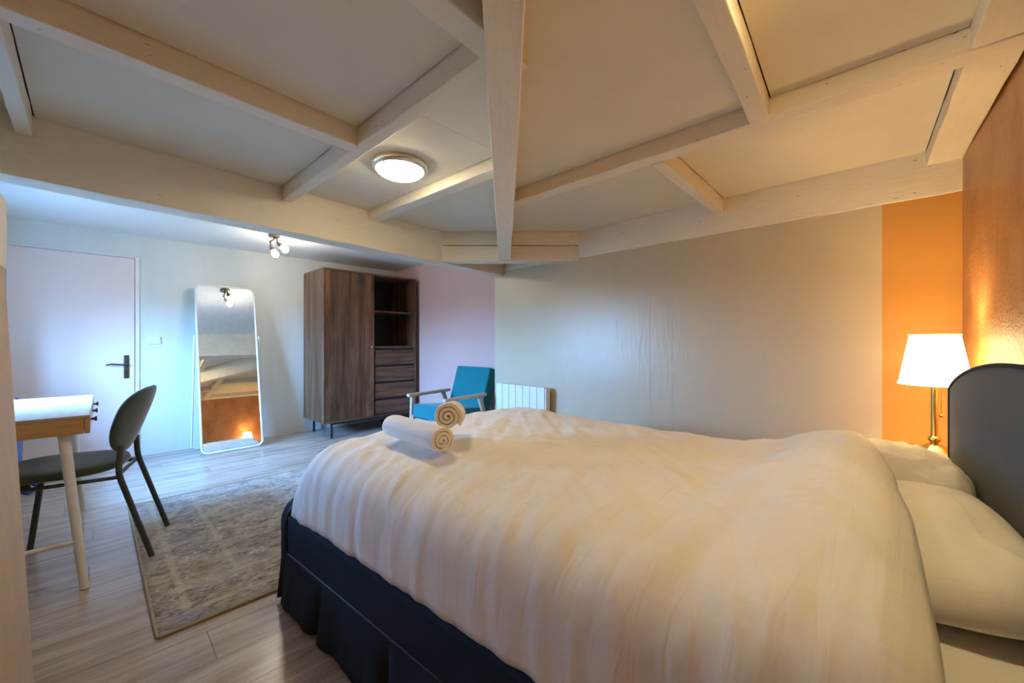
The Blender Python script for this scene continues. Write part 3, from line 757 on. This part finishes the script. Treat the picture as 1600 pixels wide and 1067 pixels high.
# ---- bed. Local: x across from the near side (0) to the far side, y from the foot (0) towards the head
BROT = R(3.9); BW, BL = 1.585, 2.262
bd = thing('bed', 'double bed with navy skirted frame and slate upholstered headboard', 'bed', (0.545, 1.905, 0), BROT)
def hb(u):  # headboard outline height
    u = min(u, BW - u)
    return 0.915 + 0.132 * (max(0, 1 - (1 - min(1, (u + 0.012) / 0.80)) ** 2)) ** 0.75
nu = 48
front = [(BW * i / nu, hb(BW * i / nu)) for i in range(nu + 1)]
prof = [(0, 0.0)] + front + [(BW, 0.0)]
n = len(prof); y0, y1 = -(BL - 0.09), -BL
v = [(x, y0, z) for x, z in prof] + [(x, y1, z) for x, z in prof]
f = [tuple(range(n)), tuple(range(2 * n - 1, n - 1, -1))] + [(i, (i + 1) % n, (i + 1) % n + n, i + n) for i in range(n)]
hbd = bevel(mesh_obj('headboard', v, f, 'slate', bd), 0.010, 4)
tube('piping', [(x + (0.003 if x < .01 else (-0.003 if x > BW - .01 else 0)), y0 - 0.001, z - 0.003) for x, z in ([(0, 0.3), (0, 0.6)] + front + [(BW, 0.6), (BW, 0.3)])], 0.0055, 'navy', hbd, 8)
# footboard with rounded shoulders
fo = [(0, 0.03)]
for j in range(9): a = R(180 - 90 * j / 8); fo.append((0.10 + 0.10 * math.cos(a), 0.335 + 0.10 * math.sin(a)))
for j in range(9): a = R(90 - 90 * j / 8); fo.append((BW - 0.10 + 0.10 * math.cos(a), 0.335 + 0.10 * math.sin(a)))
fo.append((BW, 0.03)); n = len(fo)
v = [(x, 0.0, z) for x, z in fo] + [(x, -0.06, z) for x, z in fo]
f = [tuple(range(n)), tuple(range(2 * n - 1, n - 1, -1))] + [(i, (i + 1) % n, (i + 1) % n + n, i + n) for i in range(n)]
fb = bevel(mesh_obj('footboard', v, f, 'navy', bd), 0.014, 4)
tube('piping', [(x + (0.001 if x < .5 else -0.001), -0.060, z - 0.001) for x, z in fo[1:-1]], 0.0045, 'black', fb, 8)
# side rails
for (x0, x1) in ((0.004, 0.05), (BW - 0.05, BW - 0.004)):
    rl = box('side_rail', x0, x1, -BL + 0.091, -0.061, 0.205, 0.372, 'navy', bd, 0.014, 4)
    xs = x0 + 0.001 if x0 < 1 else x1 - 0.001
    tp_ = tube('piping', [(xs - (x0 + x1) / 2, -(BL - 0.18) / 2, -0.073), (xs - (x0 + x1) / 2, (BL - 0.18) / 2, -0.073)], 0.004, 'black', rl, 8)
# pleated skirt: near, far and foot runs
def skirt(name, p, q, nrm, flare=0.026):
    p, q, nrm = Vector(p), Vector(q), Vector(nrm); L = (q - p).length; nn = int(L / 0.012); zz = 9
    v, f = [], []
    for i in range(nn + 1):
        t = i / nn; s_ = t * L
        b0 = p.lerp(q, t)
        pl_ = 0.0
        for c in (0.02, 0.36, 0.80, 1.24, 1.68, 2.05):           # box pleats
            pl_ -= 0.030 * math.exp(-((s_ - c) / 0.016) ** 2)
            pl_ += 0.009 * math.exp(-((s_ - c - 0.07) / 0.04) ** 2) + 0.009 * math.exp(-((s_ - c + 0.07) / 0.04) ** 2)
        wv = 0.010 * noise.noise(Vector((s_ * 7, 3.1, nrm.x * 5))) + 0.005 * noise.noise(Vector((s_ * 22, 1.1, nrm.y * 5)))
        for j in range(zz + 1):
            k = j / zz
            o_ = nrm * (flare * k + (pl_ + wv) * (k ** 0.8))
            v.append((b0.x + o_.x, b0.y + o_.y, 0.203 * (1 - k) + 0.016 + 0.004 * noise.noise(Vector((s_ * 5, 0, 9))) * k))
    for i in range(nn):
        for j in range(zz): a0 = i * (zz + 1) + j; f.append((a0, a0 + 1, a0 + zz + 2, a0 + zz + 1))
    o = mesh_obj(name, v, f, 'navy', bd, True); m_ = o.modifiers.new('solid', 'SOLIDIFY'); m_.thickness = 0.003
    return o
skirt('skirt', (0.004, -0.012, 0), (0.004, -BL + 0.02, 0), (-1, 0, 0))
skirt('skirt', (BW - 0.004, -BL + 0.02, 0), (BW - 0.004, -0.012, 0), (1, 0, 0))
skirt('skirt', (BW - 0.006, -0.004, 0), (0.006, -0.004, 0), (0, 1, 0), 0.014)
box('slat_base', 0.05, BW - 0.05, -BL + 0.091, -0.061, 0.22, 0.30, 'navy', bd)
MZ = 0.575
mt = box('mattress', 0.045, BW - 0.045, -BL + 0.093, -0.075, 0.30, MZ, 'linen', bd, 0.05, 5)
mt['label'] = 'white sheeted mattress'

# helper: bed-local to room
BM = Matrix.Translation((0.545, 1.905, 0)) @ Matrix.Rotation(BROT, 4, 'Z')

# ---- duvet
def duvet():
    LX0, LX1 = 0.012, BW - 0.012; yf, yh = -0.072, -(BL - 0.295)
    nx, ny = 190, 210
    v, f = [], []
    zb_near, zb_far, zb_foot = 0.365, 0.37, 0.40
    def edge(d, r, p=2.3):
        if d >= r: return 1.0
        return max(0.0, 1 - (1 - d / r) ** p) ** (1 / p)
    def samp(i, n, r0, r1, L):   # clusters samples on the rounded edges
        t = i / n
        if t < 0.25: a = t / 0.25 * math.pi / 2; return r0 * (1 - math.cos(a)) 
        if t > 0.75: a = (1 - t) / 0.25 * math.pi / 2; return L - r1 * (1 - math.cos(a))
        return r0 + (t - 0.25) / 0.5 * (L - r0 - r1)
    Wd = LX1 - LX0; Ld = yf - yh
    for j in range(ny + 1):
        t = j / ny
        if t < 0.2: dy = 0.13 * (1 - math.cos(t / 0.2 * math.pi / 2))
        else: dy = 0.13 + (t - 0.2) / 0.8 * (Ld - 0.13)
        for i in range(nx + 1):
            dx = samp(i, nx, 0.20, 0.20, Wd)
            # head edge swerves a little
            sl = dy / Ld
            x = LX0 + dx; y = yf - dy
            y -= (0.03 * math.sin(x * 2.3 + 0.7) - 0.02 + 0.012 * noise.noise(Vector((x * 4, 0, 2)))) * sl ** 6 * 0.6
            ex = edge(dx, 0.20, 2.8) if dx < Wd / 2 else edge(Wd - dx, 0.20)
            ey = edge(dy, 0.13, 2.6)
            topz = 0.655 + 0.022 * math.sin(math.pi * min(1, max(0, (x - 0.1) / 1.3))) + 0.012 * math.cos(dy * 1.6)
            # over the pillows the quilt swells
            hump = 0.112 * math.exp(-((dy - (Ld - 0.09)) / 0.21) ** 2) * (0.25 + 0.75 / (1 + math.exp(-(x - 0.30) / 0.07)))
            topz += hump
            topz += 0.016 * noise.noise(Vector((x * 2.2, y * 2.0, 0.3)))
            # head edge flops down
            topz -= 0.022 * max(0.0, (dy - (Ld - 0.07)) / 0.07) ** 2
            zb = (zb_near if dx < Wd / 2 else zb_far)
            zb = zb + 0.005 * noise.noise(Vector((y * 4, dx * 0.5, 7)))
            z = zb + (topz - zb) * ex * ey
            # wrinkles
            side = 1 - min(1, dx / 0.55)
            wr_ = 0.0
            hem = min(1.0, ex * 2.2)
            wr_ += 0.0075 * side * hem * noise.noise(Vector(((y + 0.15 * x) * 12, x * 1.2, 1.7)))
            wr_ += 0.0045 * side * hem * noise.noise(Vector(((y - 0.25 * x) * 27, x * 1.6, 4.7)))
            wr_ += 0.0065 * (1 - 0.4 * side) * noise.noise(Vector(((x * 0.86 + y * 0.5) * 2.2, (y * 0.86 - x * 0.5) * 14, 8.8)))
            wr_ += 0.004 * noise.noise(Vector(((x * 0.5 - y * 0.86) * 1.6, (y * 0.5 + x * 0.86) * 11, 5.1)))
            wr_ += 0.0035 * noise.noise(Vector(((x * 0.7 + y * 0.7) * 3, (y * 0.7 - x * 0.7) * 34, 3.3)))
            foot = max(0, 1 - dy / 0.5); wr_ += 0.006 * foot * noise.noise(Vector((x * 14, y * 3, 2.2)))
            # long folds near the head
            hd_ = max(0, 1 - abs(Ld - 0.30 - dy) / 0.35); wr_ += 0.012 * hd_ * noise.noise(Vector(((y + 0.25 * x) * 11, x * 1.3, 6.2)))
            sc1 = min(1, ex + 0.15)
            x -= wr_ * (1 - ex) * (1 if dx < Wd / 2 else -1) * 1.3 + (0.012 * (1 - ex) if dx < Wd / 2 else -0.012 * (1 - ex)) * -0.3
            y += wr_ * (1 - ey) * 1.2
            z += wr_ * sc1
            v.append((x, y, z))
    for j in range(ny):
        for i in range(nx): a0 = j * (nx + 1) + i; f.append((a0, a0 + 1, a0 + nx + 2, a0 + nx + 1))
    o = mesh_obj('duvet', [BM @ Vector(p) for p in v], f, 'linen', None, True)
    m_ = o.modifiers.new('solid', 'SOLIDIFY'); m_.thickness = 0.014; m_.offset = -1 
    m_.use_even_offset = False
    return o
dv_ = duvet()
if dv_.data.polygons[len(dv_.data.polygons) // 2].normal.z < 0:
    dv_.data.flip_normals()
tag(dv_, 'white rumpled duvet spread over the bed', 'duvet')

# ---- pillows
def pillow(label, x0, x1, yc, wy, zc, th, rot, seed, cr_=1.0):
    a, b_ = (x1 - x0) / 2, wy / 2
    def wp(x, y, z):
        # pinched corners, creases
        k = 1 - 0.10 * (abs(x) / a) ** 2 * (abs(y) / b_) ** 2
        s = 0.010 * noise.noise(Vector((x * 6 + seed, y * 16, z * 3))) + 0.006 * (1 - abs(noise.noise(Vector((x * 9 + y * 8, y * 12 - x * 5, seed))))) ** 4
        return (x * k, y * k, z + s * cr_ if z > 0 else z * 0.35)
    o = pad('pillow', superell(a, b_, 6.0), th, 'linen', None, 16, 96, 2.2, wp)
    o.matrix_world = BM @ Matrix.Translation(((x0 + x1) / 2, yc, zc)) @ Matrix.Rotation(rot, 4, 'X')
    return tag(o, label, 'pillow', 'pillows at the headboard')
pillow('white pillow nearest the camera with its rim on the bare sheet', 0.34, 1.05, -(BL - 0.09) + 0.212, 0.44, MZ + 0.036, 0.21, R(-5), 1.3)
pillow('creased white pillow farther along the headboard, towards the brass lamp', 1.03, 1.585, -(BL - 0.09) + 0.212, 0.44, MZ + 0.036, 0.21, R(-5), 4.1, 2.6)

# ---- rolled towels
def roll(label, p, q, rad, squash=0.93, turns=3.1, flip=1):
    p, q = Vector(p), Vector(q); d = q - p; L = d.length
    prof = []
    na = int(turns * 26); r0 = 0.007; gap = (rad - r0) / turns; th = gap * 0.80
    outer, inner = [], []
    for i in range(na + 1):
        a = 2 * math.pi * turns * i / na; r = r0 + (rad - r0) * i / na
        wob = 1 + 0.05 * noise.noise(Vector((math.cos(a) * 1.5, math.sin(a) * 1.5, rad * 40 + i * 0.004)))
        r *= wob
        outer.append((r, a)); inner.append((max(0.002, r - th), a))
    ring = outer + inner[::-1]
    ringp = [(r * math.cos(a) , flip * r * math.sin(a) * squash) for r, a in ring]
    n = len(ringp); ns = 14; v, f = [], []
    for s in range(ns + 1):
        t = s / ns; z = L * t
        for (x, y_), (r, a) in zip(ringp, ring):
            e_ = 1 - 0.05 * (max(0, 1 - t / 0.06) ** 2 + max(0, (t - 0.94) / 0.06) ** 2)
            k = e_ * (1 + 0.02 * noise.noise(Vector((t * 22, a * 0.2, rad * 9))))
            v.append((x * k, y_ * k, z + 0.006 * (0.5 - r / rad) * (1 if s == ns else (-1 if s == 0 else 0)) + (0.004 * noise.noise(Vector((a, 2, 3))) if s in (0, ns) else 0)))
    for s in range(ns):
        for k in range(n): a0 = s * n; b0 = a0 + n; f.append((a0 + k, a0 + (k + 1) % n, b0 + (k + 1) % n, b0 + k))
    h = len(outer)
    for s in (0, ns):
        for i in range(h - 1): a0 = s * n; f.append((a0 + i, a0 + i + 1, a0 + n - 2 - i, a0 + n - 1 - i))
    o = mesh_obj('rolled_towel', v, f, 'towel', None, True)
    es = o.modifiers.new('edge', 'EDGE_SPLIT'); es.split_angle = R(60)
    o.location = p
    z = d.normalized(); x = z.cross(Vector((0, 0, 1))).normalized(); y = z.cross(x)
    o.rotation_euler = Matrix((x, -y, z)).transposed().to_euler() if False else Matrix((x, y, z)).transposed().to_euler()
    return tag(o, label, 'towel', 'rolled towels on the bed')
roll('lower cream rolled towel lying flat on the duvet', (0.882, 1.20, 0.737), (0.894, 1.585, 0.735), 0.058)
roll('upper cream rolled towel propped on the other towel', (0.968, 1.285, 0.803), (1.150, 1.49, 0.768), 0.064, 0.97)

# ---- bedside table and lamp
LX, LY = 2.475, -0.125
ns_ = thing('bedside_table', 'small dark bedside table under the brass lamp', 'bedside table', (2.495, -0.125, 0), R(3.5))
box('table_top', -0.135, 0.15, -0.11, 0.105, 0.603, 0.625, 'walnut_h', ns_, 0.003)
bb = box('drawer', -0.115, 0.13, 0.088, 0.098, 0.43, 0.565, 'walnut_h', ns_, 0.002)
box('body', -0.125, 0.14, -0.10, 0.088, 0.42, 0.603, 'walnut_h', ns_, 0.002)
for (x, y) in ((-0.11, -0.085), (0.125, -0.085), (-0.11, 0.07), (0.125, 0.07)): box('leg', x - 0.015, x + 0.015, y - 0.015, y + 0.015, 0, 0.42, 'black', ns_, 0.002)

tl_ = thing('table_lamp', 'brass table lamp with lit white pleated shade beside the headboard', 'lamp', (LX, LY, 0.625))
lathe('lamp_base', [(0, 0), (0.072, 0), (0.073, 0.006), (0.066, 0.011), (0.050, 0.018), (0.034, 0.030), (0.022, 0.040), (0.012, 0.044), (0.012, 0.050), (0.019, 0.056), (0.021, 0.064), (0.017, 0.072), (0.009, 0.077), (0, 0.078)], 'brass', tl_, 40, split=60)
tube('stem', [(0, 0, 0.07), (0, 0, 0.320)], [0.0115, 0.0105], 'brass', tl_, 20)
lathe('socket_cap', [(0.0, 0.300), (0.030, 0.302), (0.028, 0.308), (0.014, 0.313), (0.014, 0.375), (0, 0.375)], 'brass', tl_, 24)
# pleated shade (open top and bottom)
n = 144; v, f = [], []
for k_ in range(n):
    a = 2 * math.pi * k_ / n; rr = 1.0 if k_ % 2 else 0.982
    v += [(0.112 * rr * math.cos(a), 0.112 * rr * math.sin(a), 0.295), (0.0765 * rr * math.cos(a), 0.0765 * rr * math.sin(a), 0.508)]
for k_ in range(n): a0 = 2 * k_; b0 = 2 * ((k_ + 1) % n); f.append((a0, b0, b0 + 1, a0 + 1))
sh = mesh_obj('shade', v, f, 'shade', tl_); so_ = sh.modifiers.new('solid', 'SOLIDIFY'); so_.thickness = 0.0015
for (r, z) in ((0.1125, 0.297), (0.077, 0.506)):
    tube('trim_band', [(r * math.cos(2 * math.pi * i / 48), r * math.sin(2 * math.pi * i / 48), z) for i in range(48)], 0.003, 'shade', sh, 8, False, True)
pcx, pcy = 0.03 * RT.x, 0.03 * RT.y
pc = tube('pull_chain', [(pcx, pcy, 0.310), (pcx, pcy, 0.170)], 0.0016, 'brass', tl_, 8)
lathe('chain_ball', [(0, -0.009), (0.006, -0.007), (0.009, 0), (0.006, 0.007), (0, 0.009)], 'brass', pc, 16, (pcx, pcy, 0.163))
lt = bpy.data.lights.new('lamp_bulb', 'POINT'); lt.energy = SHADE_W; lt.color = SHADE_COL; lt.shadow_soft_size = 0.03
lo = bpy.data.objects.new('lamp_bulb', lt); COL.objects.link(lo); lo.parent = tl_; lo.location = (0, 0, 0.405)
